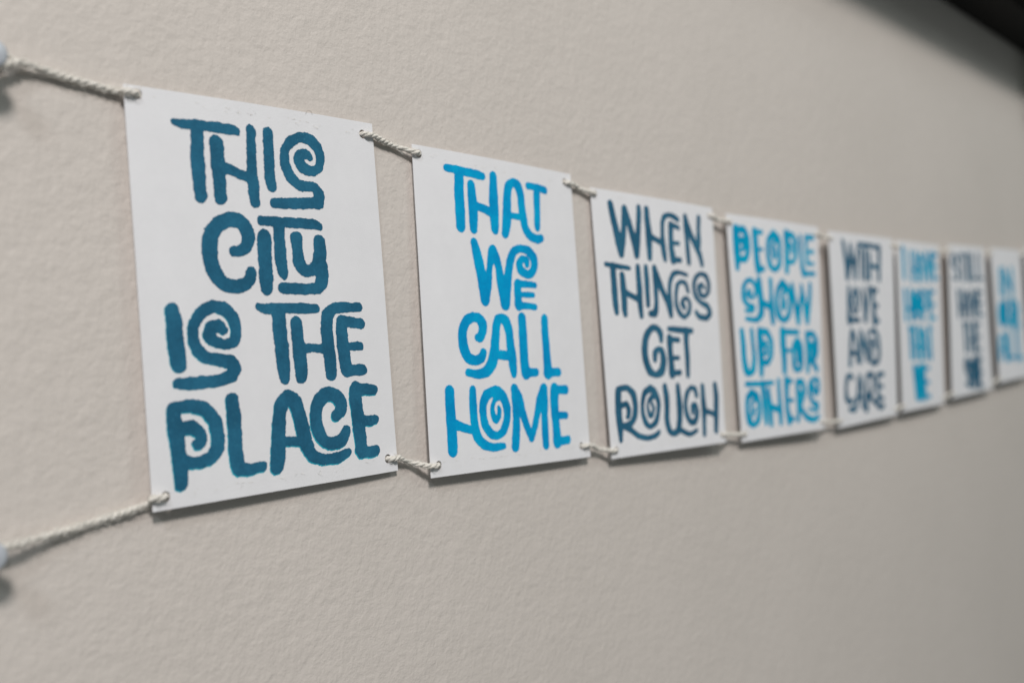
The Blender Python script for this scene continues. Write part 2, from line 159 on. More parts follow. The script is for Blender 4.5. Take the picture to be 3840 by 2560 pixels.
[[-6.7,-34.6,2.31],[-6.5,-43.5,2.31],[-6.2,-53.3,3.0],[-6.1,-61.2,2.31]]],
[[[3.8,-35.0,3.77],[2.8,-43.9,2.83],[2.8,-52.9,2.8],[5.0,-60.0,3.84]],
[[3.8,-34.8,1.89],[10.8,-35.2,1.55]],
[[3.0,-47.4,1.41],[11.0,-47.8,1.42]],
[[4.4,-60.1,2.02],[11.1,-59.9,1.67]]],
[[[17.9,-36.5,2.68],[17.9,-45.6,2.68],[18.0,-53.7,2.68],[16.6,-60.7,2.41]],
[[18.0,-35.5,1.74],[25.1,-36.8,2.77],[26.5,-43.0,2.91],[21.5,-49.9,2.71],[18.3,-50.7,1.61]],
[[19.2,-43.2,2.03],[22.7,-43.3,1.32]],
[[20.2,-52.8,2.47],[28.8,-60.0,2.52],[39.3,-62.2,2.07],[45.0,-60.5,2.16]]],
[[[42.7,-42.7,1.93],[39.7,-39.9,2.44],[41.7,-45.2,1.6],[47.0,-42.8,2.31],[47.1,-36.6,2.67],[41.4,-34.8,1.53],[36.0,-38.2,2.71],[34.8,-45.4,2.73],[38.5,-50.7,2.15],[44.7,-53.2,2.96],[41.7,-56.3,1.27],[32.6,-54.6,1.38]]]]]]},{"R":[[0.99991,0.01287,-0.0025],[-0.01291,0.99975,-0.01807],[0.00226,0.0181,0.99983]],"o":[749.32,-1.2,12.7],"cor":[[-55.97,69.74],[59.54,69.77],[51.76,-68.75],[-54.15,-70.28]],"hol":[[-51.77,64.74],[55.34,64.77],[47.56,-63.75],[-49.95,-65.28]],"words":[["WITH",[[[[-33.3,63.1,2.47],[-30.9,54.3,3.1],[-28.6,44.5,3.45],[-28.2,38.0,3.47]],
[[-28.2,38.0,3.13],[-23.6,47.6,2.97],[-21.4,56.7,2.81],[-21.4,60.7,2.55]],
[[-21.4,60.7,2.47],[-18.3,52.8,2.5],[-15.7,44.8,3.21],[-15.4,37.8,2.91]],
[[-15.4,37.8,2.78],[-12.5,48.0,2.15],[-9.1,57.2,2.1],[-7.1,61.3,2.36]]],
[[[-3.0,57.4,2.31],[-3.5,47.2,2.3],[-4.1,37.5,2.3]]],
[[[-7.7,62.5,1.68],[10.5,62.3,1.87],[29.4,61.4,1.92]],
[[4.9,60.8,3.0],[4.1,49.5,3.01],[3.9,37.2,3.01]]],
[[[12.3,56.0,2.37],[11.7,46.7,2.71],[11.1,37.9,2.71]],
[[11.8,47.7,1.99],[27.5,45.6,2.02]],
[[30.6,60.9,3.48],[29.3,50.4,3.13],[27.8,37.7,3.12]]]]],["LOVE",[[[[-27.3,29.6,2.5],[-28.3,20.6,2.82],[-28.8,12.7,2.83],[-28.3,6.7,4.4]],
[[-28.3,6.2,2.02],[-11.9,6.1,2.06]]],
[[[-15.7,28.7,2.28],[-21.6,24.7,1.89],[-23.1,17.7,1.91],[-20.6,12.7,2.24],[-15.7,12.2,1.58],[-11.4,16.7,1.8],[-10.6,23.8,1.88],[-15.7,28.7,2.78]],
[[-16.4,22.2,2.24],[-17.0,17.2,1.92]]],
[[[-3.7,28.9,2.28],[-1.3,18.7,2.97],[-0.5,6.5,3.32]],
[[-0.5,6.5,3.13],[4.1,18.8,2.21],[7.9,30.1,2.56]]],
[[[14.4,28.1,3.76],[14.7,17.8,3.08],[15.7,5.4,4.45]],
[[14.5,28.3,1.97],[22.8,28.4,1.99]],
[[14.6,17.3,1.86],[22.7,16.8,2.02]],
[[15.7,5.1,2.25],[23.3,5.1,2.13]]]]],["AND",[[[[-30.9,-25.9,2.8],[-28.9,-13.1,2.46],[-25.4,-2.7,2.96],[-20.9,-6.3,2.2],[-18.2,-13.4,2.22],[-18.1,-24.4,2.25]],
[[-28.8,-17.6,2.04],[-18.8,-18.4,1.79]]],
[[[-10.5,-2.5,2.27],[-11.8,-13.6,2.59],[-13.1,-24.6,2.58]],
[[-10.5,-2.5,2.36],[-5.6,-11.7,3.03],[-0.8,-23.0,3.09]],
[[1.5,-3.7,1.99],[0.3,-13.9,2.32],[-0.5,-22.0,2.65]]],
[[[8.1,-10.0,3.03],[6.7,-24.3,3.02]],
[[6.5,-2.8,1.82],[15.3,-2.4,2.33],[20.9,-8.2,2.92],[21.6,-17.6,3.1],[18.9,-24.8,2.71],[9.8,-27.0,2.0],[5.0,-25.8,1.55]],
[[8.8,-10.5,1.28],[13.9,-10.1,1.78],[14.4,-14.3,2.04]]]]],["CARE",[[[[-25.9,-37.0,1.42],[-30.6,-33.8,1.79],[-36.6,-35.5,2.86],[-39.6,-42.2,2.44],[-39.1,-50.1,3.26],[-33.6,-53.4,1.91],[-27.6,-51.8,1.61]]],
[[[-35.7,-58.2,1.73],[-26.5,-58.8,2.61],[-21.8,-52.2,2.7],[-18.8,-42.4,2.17],[-16.0,-34.7,1.87],[-13.2,-41.7,2.56],[-12.9,-57.8,2.27]],
[[-21.6,-50.4,1.76],[-12.6,-51.0,1.64]]],
[[[-3.6,-36.1,2.31],[-4.9,-47.2,2.63],[-6.3,-59.3,3.94]],
[[-1.0,-34.7,1.82],[6.8,-35.6,2.97],[8.1,-41.8,2.34],[4.2,-48.8,2.43],[-2.8,-50.4,1.6]],
[[-1.8,-51.5,1.67],[7.7,-55.2,2.13],[18.4,-60.6,2.26],[25.7,-59.5,2.02]]],
[[[16.2,-37.1,3.09],[15.7,-45.4,2.74],[16.2,-53.7,3.41]],
[[16.4,-35.6,1.97],[27.9,-35.6,1.99]],
[[15.8,-44.3,1.69],[25.5,-44.9,1.7]],
[[16.2,-53.5,1.83],[25.6,-54.1,1.7]]]]]]},{"R":[[0.99992,-0.0119,0.00348],[0.01194,0.99985,-0.01292],[-0.00332,0.01296,0.99991]],"o":[864.01,-1.6,13.85],"cor":[[-48.56,68.14],[52.8,69.38],[44.86,-67.91],[-53.91,-68.71]],"hol":[[-44.36,63.14],[48.6,64.38],[40.66,-62.91],[-49.71,-63.71]],"words":[["I",[[[[-35.2,61.4,3.32],[-35.3,39.3,3.31]]]]],["HAVE",[[[[-18.9,58.9,3.25],[-18.5,37.7,3.25]],
[[-7.2,59.2,3.32],[-6.6,38.3,3.32]],
[[-19.0,46.2,1.26],[-6.6,45.0,1.27]]],
[[[-2.2,38.5,3.32],[-1.1,53.1,3.19],[3.6,59.5,1.19],[8.7,53.4,3.31],[10.6,39.0,3.42]],
[[-0.9,45.8,1.18],[9.3,46.2,1.19]]],
[[[15.2,59.7,3.37],[21.8,39.5,3.39]],
[[21.8,39.5,3.29],[28.3,60.0,3.31]]],
[[[33.7,60.2,3.56],[33.8,40.0,3.56]],
[[33.0,60.2,1.22],[46.6,60.5,1.24]],
[[33.1,50.1,1.22],[45.3,50.5,1.23]],
[[33.1,40.0,1.21],[46.8,40.6,1.23]]]]],["HOPE",[[[[-36.3,27.5,3.31],[-35.8,5.5,3.31]],
[[-23.4,27.7,3.39],[-22.9,5.6,3.39]],
[[-36.4,14.3,1.29],[-22.9,12.7,1.3]]],
[[[-11.0,27.9,2.28],[-16.6,23.4,2.98],[-18.0,15.6,3.42],[-15.3,7.8,2.95],[-11.2,5.6,1.27],[-6.2,9.0,2.98],[-4.1,16.8,3.51],[-6.1,24.6,3.09],[-11.0,27.9,2.28]],
[[-11.1,20.1,3.46],[-11.1,14.5,3.46]]],
[[[1.7,28.0,3.55],[2.3,5.7,3.55]],
[[1.7,28.0,1.32],[12.5,27.1,2.18],[15.4,20.4,3.59],[11.0,14.3,1.93],[2.3,13.5,1.26]],
[[2.4,21.3,1.29],[8.1,21.0,1.3]]],
[[[21.3,28.3,3.67],[21.2,5.8,3.66]],
[[20.6,28.3,1.27],[35.6,28.5,1.28]],
[[20.5,17.0,1.26],[34.0,17.2,1.28]],
[[20.5,5.8,1.26],[35.5,5.9,1.28]]]]],["THAT",[[[[-33.2,-2.6,1.22],[-22.6,-3.1,1.23]],
[[-27.9,-2.6,3.36],[-27.9,-25.4,3.36]]],
[[[-18.8,-2.7,3.41],[-18.5,-25.7,3.41]],
[[-8.5,-2.7,3.48],[-8.1,-26.0,3.48]],
[[-18.9,-16.5,1.35],[-8.0,-18.5,1.37]]],
[[[-4.2,-26.1,3.5],[-3.2,-9.8,3.43],[1.0,-2.8,1.24],[5.4,-9.9,3.47],[7.0,-26.4,3.56]],
[[-3.0,-18.0,1.24],[5.9,-18.1,1.25]]],
[[[11.2,-2.9,1.27],[22.7,-3.4,1.28]],
[[16.9,-2.9,3.64],[16.9,-26.7,3.64]]]]],["WE",[[[[-23.0,-35.0,4.35],[-19.6,-57.9,4.36]],
[[-19.6,-57.9,4.39],[-15.8,-37.5,4.41]],
[[-15.8,-37.5,4.39],[-12.4,-58.4,4.4]],
[[-12.4,-58.4,4.46],[-8.6,-35.5,4.48]]],
[[[-2.7,-35.6,4.57],[-2.9,-59.0,4.56]],
[[-3.4,-35.6,1.6],[11.6,-36.1,1.62]],
[[-3.5,-47.3,1.6],[9.9,-47.9,1.62]],
[[-3.6,-58.9,1.6],[11.3,-59.8,1.62]]]]]]},{"R":[[0.99991,0.00024,-0.01376],[-0.00038,0.99995,-0.01013],[0.01376,0.01013,0.99985]],"o":[987.55,-1.8,17.75],"cor":[[-48.68,67.89],[52.93,68.27],[53.8,-67.18],[-61.01,-68.17]],"hol":[[-44.48,62.89],[48.73,63.27],[49.6,-62.18],[-56.81,-63.17]],"words":[["STILL",[[[[-32.6,52.4,1.27],[-27.6,53.5,3.4],[-32.4,58.9,1.51],[-39.5,56.7,2.37],[-40.4,51.1,3.06],[-34.2,46.8,2.1],[-28.0,43.7,3.03],[-28.9,38.2,2.28],[-36.0,36.9,1.18],[-41.5,39.0,1.66]]],
[[[-21.7,59.1,1.17],[-7.2,58.8,1.18]],
[[-14.5,59.2,3.48],[-14.9,37.4,3.48]]],
[[[0.5,59.3,3.56],[-0.1,37.7,3.56]]],
[[[8.4,59.4,3.61],[8.5,37.9,3.61]],
[[8.5,37.9,1.18],[23.1,38.2,1.19]]],
[[[29.1,59.7,3.73],[29.3,38.3,3.73]],
[[29.3,38.3,1.2],[44.3,38.6,1.21]]]]],["HAVE",[[[[-30.5,25.8,3.39],[-30.6,4.7,3.39]],
[[-18.2,25.7,3.46],[-18.2,4.6,3.46]],
[[-30.9,13.2,1.24],[-18.0,11.4,1.25]]],
[[[-13.6,4.6,3.47],[-12.0,19.3,3.33],[-6.9,25.6,1.17],[-1.8,19.2,3.43],[-0.2,4.4,3.55]],
[[-12.0,11.9,1.16],[-1.3,11.8,1.17]]],
[[[5.2,25.5,3.49],[11.4,4.3,3.51]],
[[11.4,4.3,3.43],[19.0,25.4,3.45]]],
[[[24.6,25.4,3.7],[23.9,4.2,3.7]],
[[23.9,25.4,1.19],[38.0,25.3,1.21]],
[[23.5,14.8,1.19],[36.3,14.7,1.2]],
[[23.2,4.2,1.19],[37.4,4.1,1.2]]]]],["THE",[[[[-24.7,-3.7,1.16],[-11.3,-4.5,1.17]],
[[-18.1,-3.9,3.46],[-18.6,-26.9,3.46]]],
[[[-6.5,-4.1,3.53],[-6.7,-27.4,3.53]],
[[6.6,-4.4,3.6],[6.4,-27.9,3.6]],
[[-7.0,-18.1,1.27],[6.7,-20.4,1.28]]],
[[[13.0,-4.6,3.64],[12.1,-28.2,3.63]],
[[12.2,-4.5,1.18],[26.5,-4.9,1.19]],
[[11.8,-16.3,1.18],[24.6,-16.7,1.19]],
[[11.3,-28.1,1.18],[25.6,-28.7,1.19]]]]],["SAME",[[[[-17.8,-42.4,1.58],[-14.4,-41.4,3.48],[-17.5,-35.1,1.82],[-22.3,-37.3,2.99],[-23.0,-43.4,3.27],[-18.9,-48.5,2.59],[-14.8,-52.4,3.27],[-15.5,-58.4,2.92],[-20.3,-59.3,1.25],[-23.9,-56.7,2.12]]],
[[[-11.3,-59.9,3.5],[-9.9,-42.9,3.46],[-6.1,-35.7,1.16],[-2.5,-43.2,3.48],[-1.7,-60.6,3.54]],
[[-10.0,-51.4,1.16],[-2.4,-51.9,1.16]]],
[[[1.6,-60.8,3.58],[3.1,-36.1,3.58]],
[[3.1,-36.1,3.49],[6.8,-53.7,3.5]],
[[6.8,-53.7,3.51],[11.9,-36.5,3.53]],
[[11.9,-36.5,3.63],[11.4,-61.4,3.63]]],
[[[16.3,-36.7,3.66],[15.4,-61.7,3.65]],
[[15.8,-36.7,1.18],[25.8,-37.2,1.19]],
[[15.3,-49.2,1.18],[24.3,-49.7,1.19]],
[[14.9,-61.7,1.18],[24.8,-62.3,1.19]]]]]]},{"R":[[0.99988,-0.00068,-0.01529],[0.00065,1.0,-0.00146],[0.01529,0.00145,0.99988]],"o":[1115.59,-1.8,22.58],"cor":[[-54.02,66.07],[47.88,66.3],[44.02,-65.06],[-55.39,-66.28]],"hol":[[-49.82,61.07],[43.68,61.3],[39.82,-60.06],[-51.19,-61.28]],"words":[["IN",[[[[-28.5,44.1,4.45],[-30.1,21.8,4.44]]],
[[[-17.7,21.8,4.52],[-16.0,44.3,4.53]],
[[-16.0,44.3,3.46],[6.7,21.8,3.52]],
[[6.7,21.8,4.68],[8.4,44.7,4.69]]]]],["OUR",[[[[-31.2,11.8,3.05],[-38.0,7.4,4.18],[-40.2,-0.4,5.08],[-37.6,-8.2,4.24],[-32.9,-10.6,1.61],[-26.9,-7.3,4.14],[-23.9,0.5,5.19],[-25.7,8.4,4.47],[-31.2,11.8,3.08]],
[[-31.8,4.0,5.13],[-32.2,-1.6,5.13]]],
[[[-17.2,11.8,5.26],[-17.6,-4.1,5.15],[-12.3,-11.1,1.82],[-3.5,-6.7,4.82],[-0.4,11.8,5.31]]],
[[[6.5,11.8,5.44],[5.5,-11.6,5.43]],
[[6.5,11.8,1.7],[19.5,10.6,2.85],[21.6,4.6,5.22],[15.0,-1.3,2.44],[6.3,-1.1,1.61]],
[[13.3,-1.2,4.56],[21.1,-12.1,4.59]]]]],["ALL",[[[[-47.0,-41.2,4.98],[-44.3,-25.6,4.62],[-36.2,-19.0,1.56],[-28.4,-26.1,4.79],[-26.6,-42.4,5.14]],
[[-44.5,-33.5,1.55],[-28.0,-34.2,1.57]]],
[[[-17.4,-19.3,5.26],[-18.2,-42.9,5.25]],
[[-18.2,-42.9,1.58],[2.1,-44.0,1.6]]],
[[[11.8,-19.7,5.48],[10.8,-44.5,5.48]],
[[10.8,-44.5,1.61],[32.0,-45.7,1.64]]]]]]},{"R":[[0.9998,0.0,-0.02],[0.0,1.0,0.0],[0.02,0.0,0.9998]],"o":[1235.8,-1.8,26.55],"cor":[[-54,70],[54,70],[54,-70],[-54,-70]],"hol":[[-49.8,65.0],[49.8,65.0],[49.8,-65.0],[-49.8,-65.0]],"words":[]}],"topl":[[130.43,4.5,99.24],[135.21,4.5,100.93],[139.22,4.5,100.92],[148.0,4.5,99.65],[160.08,4.5,98.47],[169.31,4.5,97.54]],"botl":[[124.07,4.5,-44.08],[134.47,4.5,-43.67],[149.2,4.5,-42.03],[164.15,4.5,-39.78],[172.33,4.5,-38.16]]}''')          # card poses, outlines and brush strokes of the lettering, all in millimetres on each card
WALL_Y = 7.0

cam_d = bpy.data.cameras.new("camera"); cam = bpy.data.objects.new("camera", cam_d)
scene.collection.objects.link(cam); scene.camera = cam
Rc = Matrix(DATA['Rc'])                                     # columns: right, forward, up
right, fwd, up = Rc.col[0], Rc.col[1], Rc.col[2]
M = Matrix((right, up, -fwd)).transposed().to_4x4()
M.translation = Vector(DATA['cam']) * MM
cam.matrix_world = M
cam_d.sensor_width = 36; cam_d.lens = 36 * DATA['f'] / 3840
cam_d.clip_start = 0.01; cam_d.clip_end = 50
cam_d.dof.use_dof = True; cam_d.dof.focus_distance = 0.41; cam_d.dof.aperture_fstop = 5.3
cam_d.dof.aperture_blades = 7

world = bpy.data.worlds.new("World"); scene.world = world; world.use_nodes = True
bg = world.node_tree.nodes['Background']
bg.inputs[0].default_value = (0.90, 1.0, 0.99, 1); bg.inputs[1].default_value = 0.145

def lamp(name, loc, target, size, power, col):
    l = bpy.data.lights.new(name, 'AREA'); l.shape = 'DISK'; l.size = size; l.energy = power; l.color = col
    o = bpy.data.objects.new(name, l); scene.collection.objects.link(o)
    o.location = loc
    o.rotation_euler = (Vector(target) - Vector(loc)).to_track_quat('-Z', 'Y').to_euler()
    return o
T0 = Vector((0.25, 0, 0.02))
lamp("key_lamp", T0 + 1.8 * Vector((-0.58, -1.0, 0.95)), (0.50, 0, 0.0), 0.46, 57.0, (1.0, 0.945, 0.905))
lamp("far_lamp", (1.35, -1.15, 1.15), (1.0, 0, 0.0), 0.75, 4.5, (0.88, 1.0, 0.97))
lamp("ceiling_lamp", Vector((0.125, 0, 0)) + 0.9 * Vector((-1.4, -1.0, 1.5)), (0.5, 0, 0.0), 0.30, 9.0, (0.86, 0.95, 1.0))

scene.view_settings.view_transform = 'Standard'; scene.view_settings.look = 'None'
scene.view_settings.exposure = 0.0; scene.view_settings.gamma = 1.0

# ---------------------------------------------------------------- helpers
def tag(o, label=None, cat=None, group=None, kind=None):
    if label: o['label'] = label
    if cat: o['category'] = cat
    if group: o['group'] = group
    if kind: o['kind'] = kind
    return o
def link(name, me, mat, parent=None):
    o = bpy.data.objects.new(name, me); scene.collection.objects.link(o)
    if mat: me.materials.append(mat)
    if parent: o.parent = parent
    return o
def empty(name, loc=(0, 0, 0)):
    o = bpy.data.objects.new(name, None); scene.collection.objects.link(o)
    o.empty_display_size = 0.01; o.location = loc
    return o
def mesh_of(name, V, F, smooth=False):
    me = bpy.data.meshes.new(name); me.from_pydata([tuple(v) for v in V], [], F); me.update()
    if smooth: me.polygons.foreach_set('use_smooth', [True] * len(me.polygons))
    return me
def new_mat(name):
    m = bpy.data.materials.new(name); m.use_nodes = True
    nt = m.node_tree; return m, nt, nt.nodes['Principled BSDF']
def noise(nt, scale, detail=4, rough=.55, dist=0, stretch=None):
    tc = nt.nodes.new('ShaderNodeTexCoord'); n = nt.nodes.new('ShaderNodeTexNoise')
    n.inputs['Scale'].default_value = scale; n.inputs['Detail'].default_value = detail
    n.inputs['Roughness'].default_value = rough; n.inputs['Distortion'].default_value = dist
    if stretch:
        mp = nt.nodes.new('ShaderNodeMapping'); mp.inputs['Scale'].default_value = stretch
        nt.links.new(tc.outputs['Object'], mp.inputs[0]); nt.links.new(mp.outputs[0], n.inputs['Vector'])
    else: nt.links.new(tc.outputs['Object'], n.inputs['Vector'])
    return n.outputs['Fac']
def ramp(nt, fac, stops):
    r = nt.nodes.new('ShaderNodeValToRGB'); e = r.color_ramp.elements
    e[0].position, e[0].color = stops[0][0], (*stops[0][1], 1)
    e[1].position, e[1].color = stops[-1][0], (*stops[-1][1], 1)
    for p, c in stops[1:-1]:
        x = e.new(p); x.color = (*c, 1)
    nt.links.new(fac, r.inputs[0]); return r.outputs[0]
def math_node(nt, op, a, b):
    n = nt.nodes.new('ShaderNodeMath'); n.operation = op
    for i, v in enumerate((a, b)):
        if isinstance(v, (int, float)): n.inputs[i].default_value = v
        else: nt.links.new(v, n.inputs[i])
    return n.outputs[0]
def bump(nt, p, h, dist, strength=1.0):
    b = nt.nodes.new('ShaderNodeBump'); b.inputs['Distance'].default_value = dist; b.inputs['Strength'].default_value = strength
    nt.links.new(h, b.inputs['Height']); nt.links.new(b.outputs[0], p.inputs['Normal'])

# ---------------------------------------------------------------- materials
wall_mat, nt, p = new_mat("painted_plaster")
p.inputs['Roughness'].default_value = .62; p.inputs['Specular IOR Level'].default_value = .25
nt.links.new(ramp(nt, noise(nt, 7, 5, .65), [(.3, (.606, .556, .516)), (.7, (.642, .588, .548))]), p.inputs['Base Color'])
h1 = noise(nt, 290, 3, .55, .15); h2 = noise(nt, 900, 3, .6); h3 = noise(nt, 95, 2, .5)
h = math_node(nt, 'ADD', math_node(nt, 'ADD', h1, math_node(nt, 'MULTIPLY', h2, .28)), math_node(nt, 'MULTIPLY', h3, 1.2))
bump(nt, p, h, .00040, 1.0)

paper_mat, nt, p = new_mat("cotton_paper")
p.inputs['Roughness'].default_value = .85; p.inputs['Specular IOR Level'].default_value = .15
nt.links.new(ramp(nt, noise(nt, 60, 5, .7), [(.3, (.78, .775, .80)), (.7, (.82, .815, .84))]), p.inputs['Base Color'])
bump(nt, p, noise(nt, 2000, 4, .7), .00013, .8)

def ink(name, lo, mid, hi, speck):
    m, nt, p = new_mat(name)
    p.inputs['Roughness'].default_value = .7; p.inputs['Specular IOR Level'].default_value = .08
    a = noise(nt, 55, 3, .6); b = noise(nt, 900, 4, .8)
    f = math_node(nt, 'ADD', math_node(nt, 'MULTIPLY', a, .62), math_node(nt, 'MULTIPLY', b, .38))
    c = ramp(nt, f, [(.40, lo), (.5, mid), (.60, hi)])
    s = ramp(nt, noise(nt, 1900, 2, .6), [(.62, (0, 0, 0)), (.74, (1, 1, 1))])
    patch = ramp(nt, noise(nt, 38, 2), [(.55, (.0, .0, .0)), (.72, (1, 1, 1))])
    mx = nt.nodes.new('ShaderNodeMix'); mx.data_type = 'RGBA'
    nt.links.new(math_node(nt, 'MULTIPLY', s, math_node(nt, 'ADD', math_node(nt, 'MULTIPLY', patch, .8), .08)), mx.inputs[0])
    nt.links.new(c, mx.inputs[6]); mx.inputs[7].default_value = (*speck, 1)
    nt.links.new(mx.outputs[2], p.inputs['Base Color'])
    return m
teal = ink("dark_teal_ink", (.018, .102, .180), (.022, .128, .222), (.027, .155, .260), (.10, .38, .50))
slate = ink("slate_teal_ink", (.022, .100, .175), (.028, .125, .212), (.036, .155, .250), (.10, .32, .42))
cyan = ink("bright_blue_ink", (.001, .27, .58), (.001, .33, .65), (.001, .40, .70), (.05, .50, .66))
aqua = ink("bright_cyan_ink", (.001, .29, .52), (.001, .35, .58), (.001, .41, .63), (.05, .50, .66))
under = ink("pale_cyan_underprint", (.01, .30, .42), (.02, .38, .50), (.04, .46, .58), (.3, .6, .7))

twine_mat, nt, p = new_mat("cotton_twine")
p.inputs['Roughness'].default_value = .95; p.inputs['Specular IOR Level'].default_value = .05
nt.links.new(ramp(nt, noise(nt, 900, 4, .7), [(.3, (.69, .65, .59)), (.7, (.86, .83, .78))]), p.inputs['Base Color'])
bump(nt, p, noise(nt, 3500, 3, .7), .0003, 1.0)
hair_mat, nt, p = new_mat("dark_hair"); p.inputs['Base Color'].default_value = (.16, .12, .09, 1)
pin_mat, nt, p = new_mat("pale_plastic")
p.inputs['Base Color'].default_value = (.50, .53, .58, 1); p.inputs['Roughness'].default_value = .3
steel, nt, p = new_mat("pin_steel"); p.inputs['Metallic'].default_value = 1; p.inputs['Roughness'].default_value = .3
p.inputs['Base Color'].default_value = (.6, .6, .6, 1)
black_mat, nt, p = new_mat("black_lacquer"); p.inputs['Roughness'].default_value = .6
p.inputs['Specular IOR Level'].default_value = .1
nt.links.new(ramp(nt, noise(nt, 30, 3), [(.3, (.004, .004, .004)), (.7, (.008, .007, .006))]), p.inputs['Base Color'])
leaf_mat, nt, p = new_mat("leaf_green"); p.inputs['Roughness'].default_value = .5
nt.links.new(ramp(nt, noise(nt, 40, 3), [(.3, (.035, .07, .02)), (.7, (.07, .12, .035))]), p.inputs['Base Color'])

# ---------------------------------------------------------------- wall
def wall():
    me = mesh_of("wall", [(-1.5, 0, -1.5), (4.0, 0, -1.5), (4.0, 0, 1.5), (-1.5, 0, 1.5),
                          (-1.5, .1, -1.5), (4.0, .1, -1.5), (4.0, .1, 1.5), (-1.5, .1, 1.5)],
                 [(0, 1, 2, 3), (5, 4, 7, 6), (1, 5, 6, 2), (4, 0, 3, 7), (3, 2, 6, 7), (4, 5, 1, 0)])
    o = link("wall", me, wall_mat); o.location = (0, WALL_Y * MM, 0)
    tag(o, "plain beige painted plaster wall with a fine roller texture behind the strung cards", "wall", kind='structure')
wall()

# ---------------------------------------------------------------- lettering: strokes -> distance field -> flat mesh
def catmull(P, per):
    P = np.array(P, float)
    if len(P) < 3:
        t = np.linspace(0, 1, 5)[:, None]; return P[0] * (1 - t) + P[-1] * t
    Q = np.vstack([2 * P[0] - P[1], P, 2 * P[-1] - P[-2]]); out = []
    for i in range(1, len(Q) - 2):
        p0, p1, p2, p3 = Q[i - 1:i + 3]
        for t in np.linspace(0, 1, per, endpoint=False):
            lin = p1 + (p2 - p1) * t
            out.append(.35 * lin + .65 * .5 * ((2 * p1) + (-p0 + p2) * t + (2 * p0 - 5 * p1 + 4 * p2 - p3) * t * t + (-p0 + 3 * p1 - 3 * p2 + p3) * t ** 3))
    out.append(P[-1]); return np.array(out)
def value_noise(X, Y, s, seed):
    r = np.random.RandomState(seed); G = r.rand(64, 64) * 2 - 1
    x = X * s + 1000; y = Y * s + 1000
    xi = np.floor(x).astype(int); yi = np.floor(y).astype(int); fx = x - xi; fy = y - yi
    fx = fx * fx * (3 - 2 * fx); fy = fy * fy * (3 - 2 * fy)
    g = lambda a, b: G[(xi + a) % 64, (yi + b) % 64]
    return (g(0, 0) * (1 - fx) + g(1, 0) * fx) * (1 - fy) + (g(0, 1) * (1 - fx) + g(1, 1) * fx) * fy
def curl(i, u, v):
    """gentle bow of each sheet, in millimetres towards the room"""
    b = (.6, .5, .4, .6, .3, .4, .4, .4, .3)[i - 1]
    return -b * (1 - (u / 55) ** 2) * (1 + .35 * v / 70)
def letter_mesh(idx, strokes, h, y, seed, grow=0., rough=1., off=(0, 0)):
    segs = []
    for st in strokes:
        C = catmull(st, 5); C[:, 2] = np.maximum(C[:, 2], .2)
        segs.append(C)
    allp = np.vstack(segs); r = allp[:, 2].max() + .8
    x0, y0 = allp[:, 0].min() - r, allp[:, 1].min() - r
    nx = int((allp[:, 0].max() + r - x0) / h) + 2; ny = int((allp[:, 1].max() + r - y0) / h) + 2
    X, Y = np.meshgrid(x0 + h * np.arange(nx), y0 + h * np.arange(ny), indexing='ij')
    D = None; k = .45
    for C in segs:
        S = np.full(X.shape, 1e3)
        for a, b in zip(C[:-1], C[1:]):
            d = b[:2] - a[:2]; L = d @ d + 1e-9
            t = np.clip(((X - a[0]) * d[0] + (Y - a[1]) * d[1]) / L, 0, 1)
            S = np.minimum(S, np.hypot(X - a[0] - t * d[0], Y - a[1] - t * d[1]) - (a[2] + (b[2] - a[2]) * t))
        if D is None: D = S
        else:
            hh = np.clip(.5 + .5 * (D - S) / k, 0, 1); D = D * (1 - hh) + S * hh - k * hh * (1 - hh)
    D = D - grow + rough * (.22 * value_noise(X, Y, .45, seed) + .15 * value_noise(X, Y, 1.3, seed + 7) + .12 * value_noise(X, Y, 3.1, seed + 13) + .09 * value_noise(X, Y, 5.3, seed + 29))
    ins = D < 0
    V = []; F = []; vid = {}
    def gv(i, j):
        key = (i, j)
        if key not in vid: vid[key] = len(V); V.append((X[i, j], Y[i, j]))
        return vid[key]
    def ev(i, j, i2, j2):
        key = (i, j, i2, j2) if (i, j) < (i2, j2) else (i2, j2, i, j)
        if key not in vid:
            a, b = D[i, j], D[i2, j2]; t = a / (a - b)
            vid[key] = len(V); V.append((X[i, j] + t * (X[i2, j2] - X[i, j]), Y[i, j] + t * (Y[i2, j2] - Y[i, j])))
        return vid[key]
    cnt = ins[:-1, :-1].astype(int) + ins[1:, :-1] + ins[1:, 1:] + ins[:-1, 1:]
    full = cnt == 4; part = (cnt > 0) & ~full
    for i in range(nx - 1):
        col = full[i]; j = 0
        if not cnt[i].any(): continue
        while j < ny - 1:
            if col[j]:
                e = j
                while e < ny - 1 and col[e] and (e - j) * h < 6: e += 1
                F.append((gv(i, j), gv(i + 1, j), gv(i + 1, e), gv(i, e))); j = e
            else: j += 1
    for i, j in zip(*np.nonzero(part)):
        c = [(i, j), (i + 1, j), (i + 1, j + 1), (i, j + 1)]; poly = []
        for q in range(4):
            a, b = c[q], c[(q + 1) % 4]
            if ins[a]: poly.append(gv(*a))
            if ins[a] != ins[b]: poly.append(ev(*a, *b))
        if len(poly) >= 3: F.append(tuple(poly))
    P3 = [((x + off[0]) * MM, (y + curl(idx, x + off[0], z + off[1])) * MM, (z + off[1]) * MM) for x, z in V]
    return mesh_of("printed_letter", P3, F)

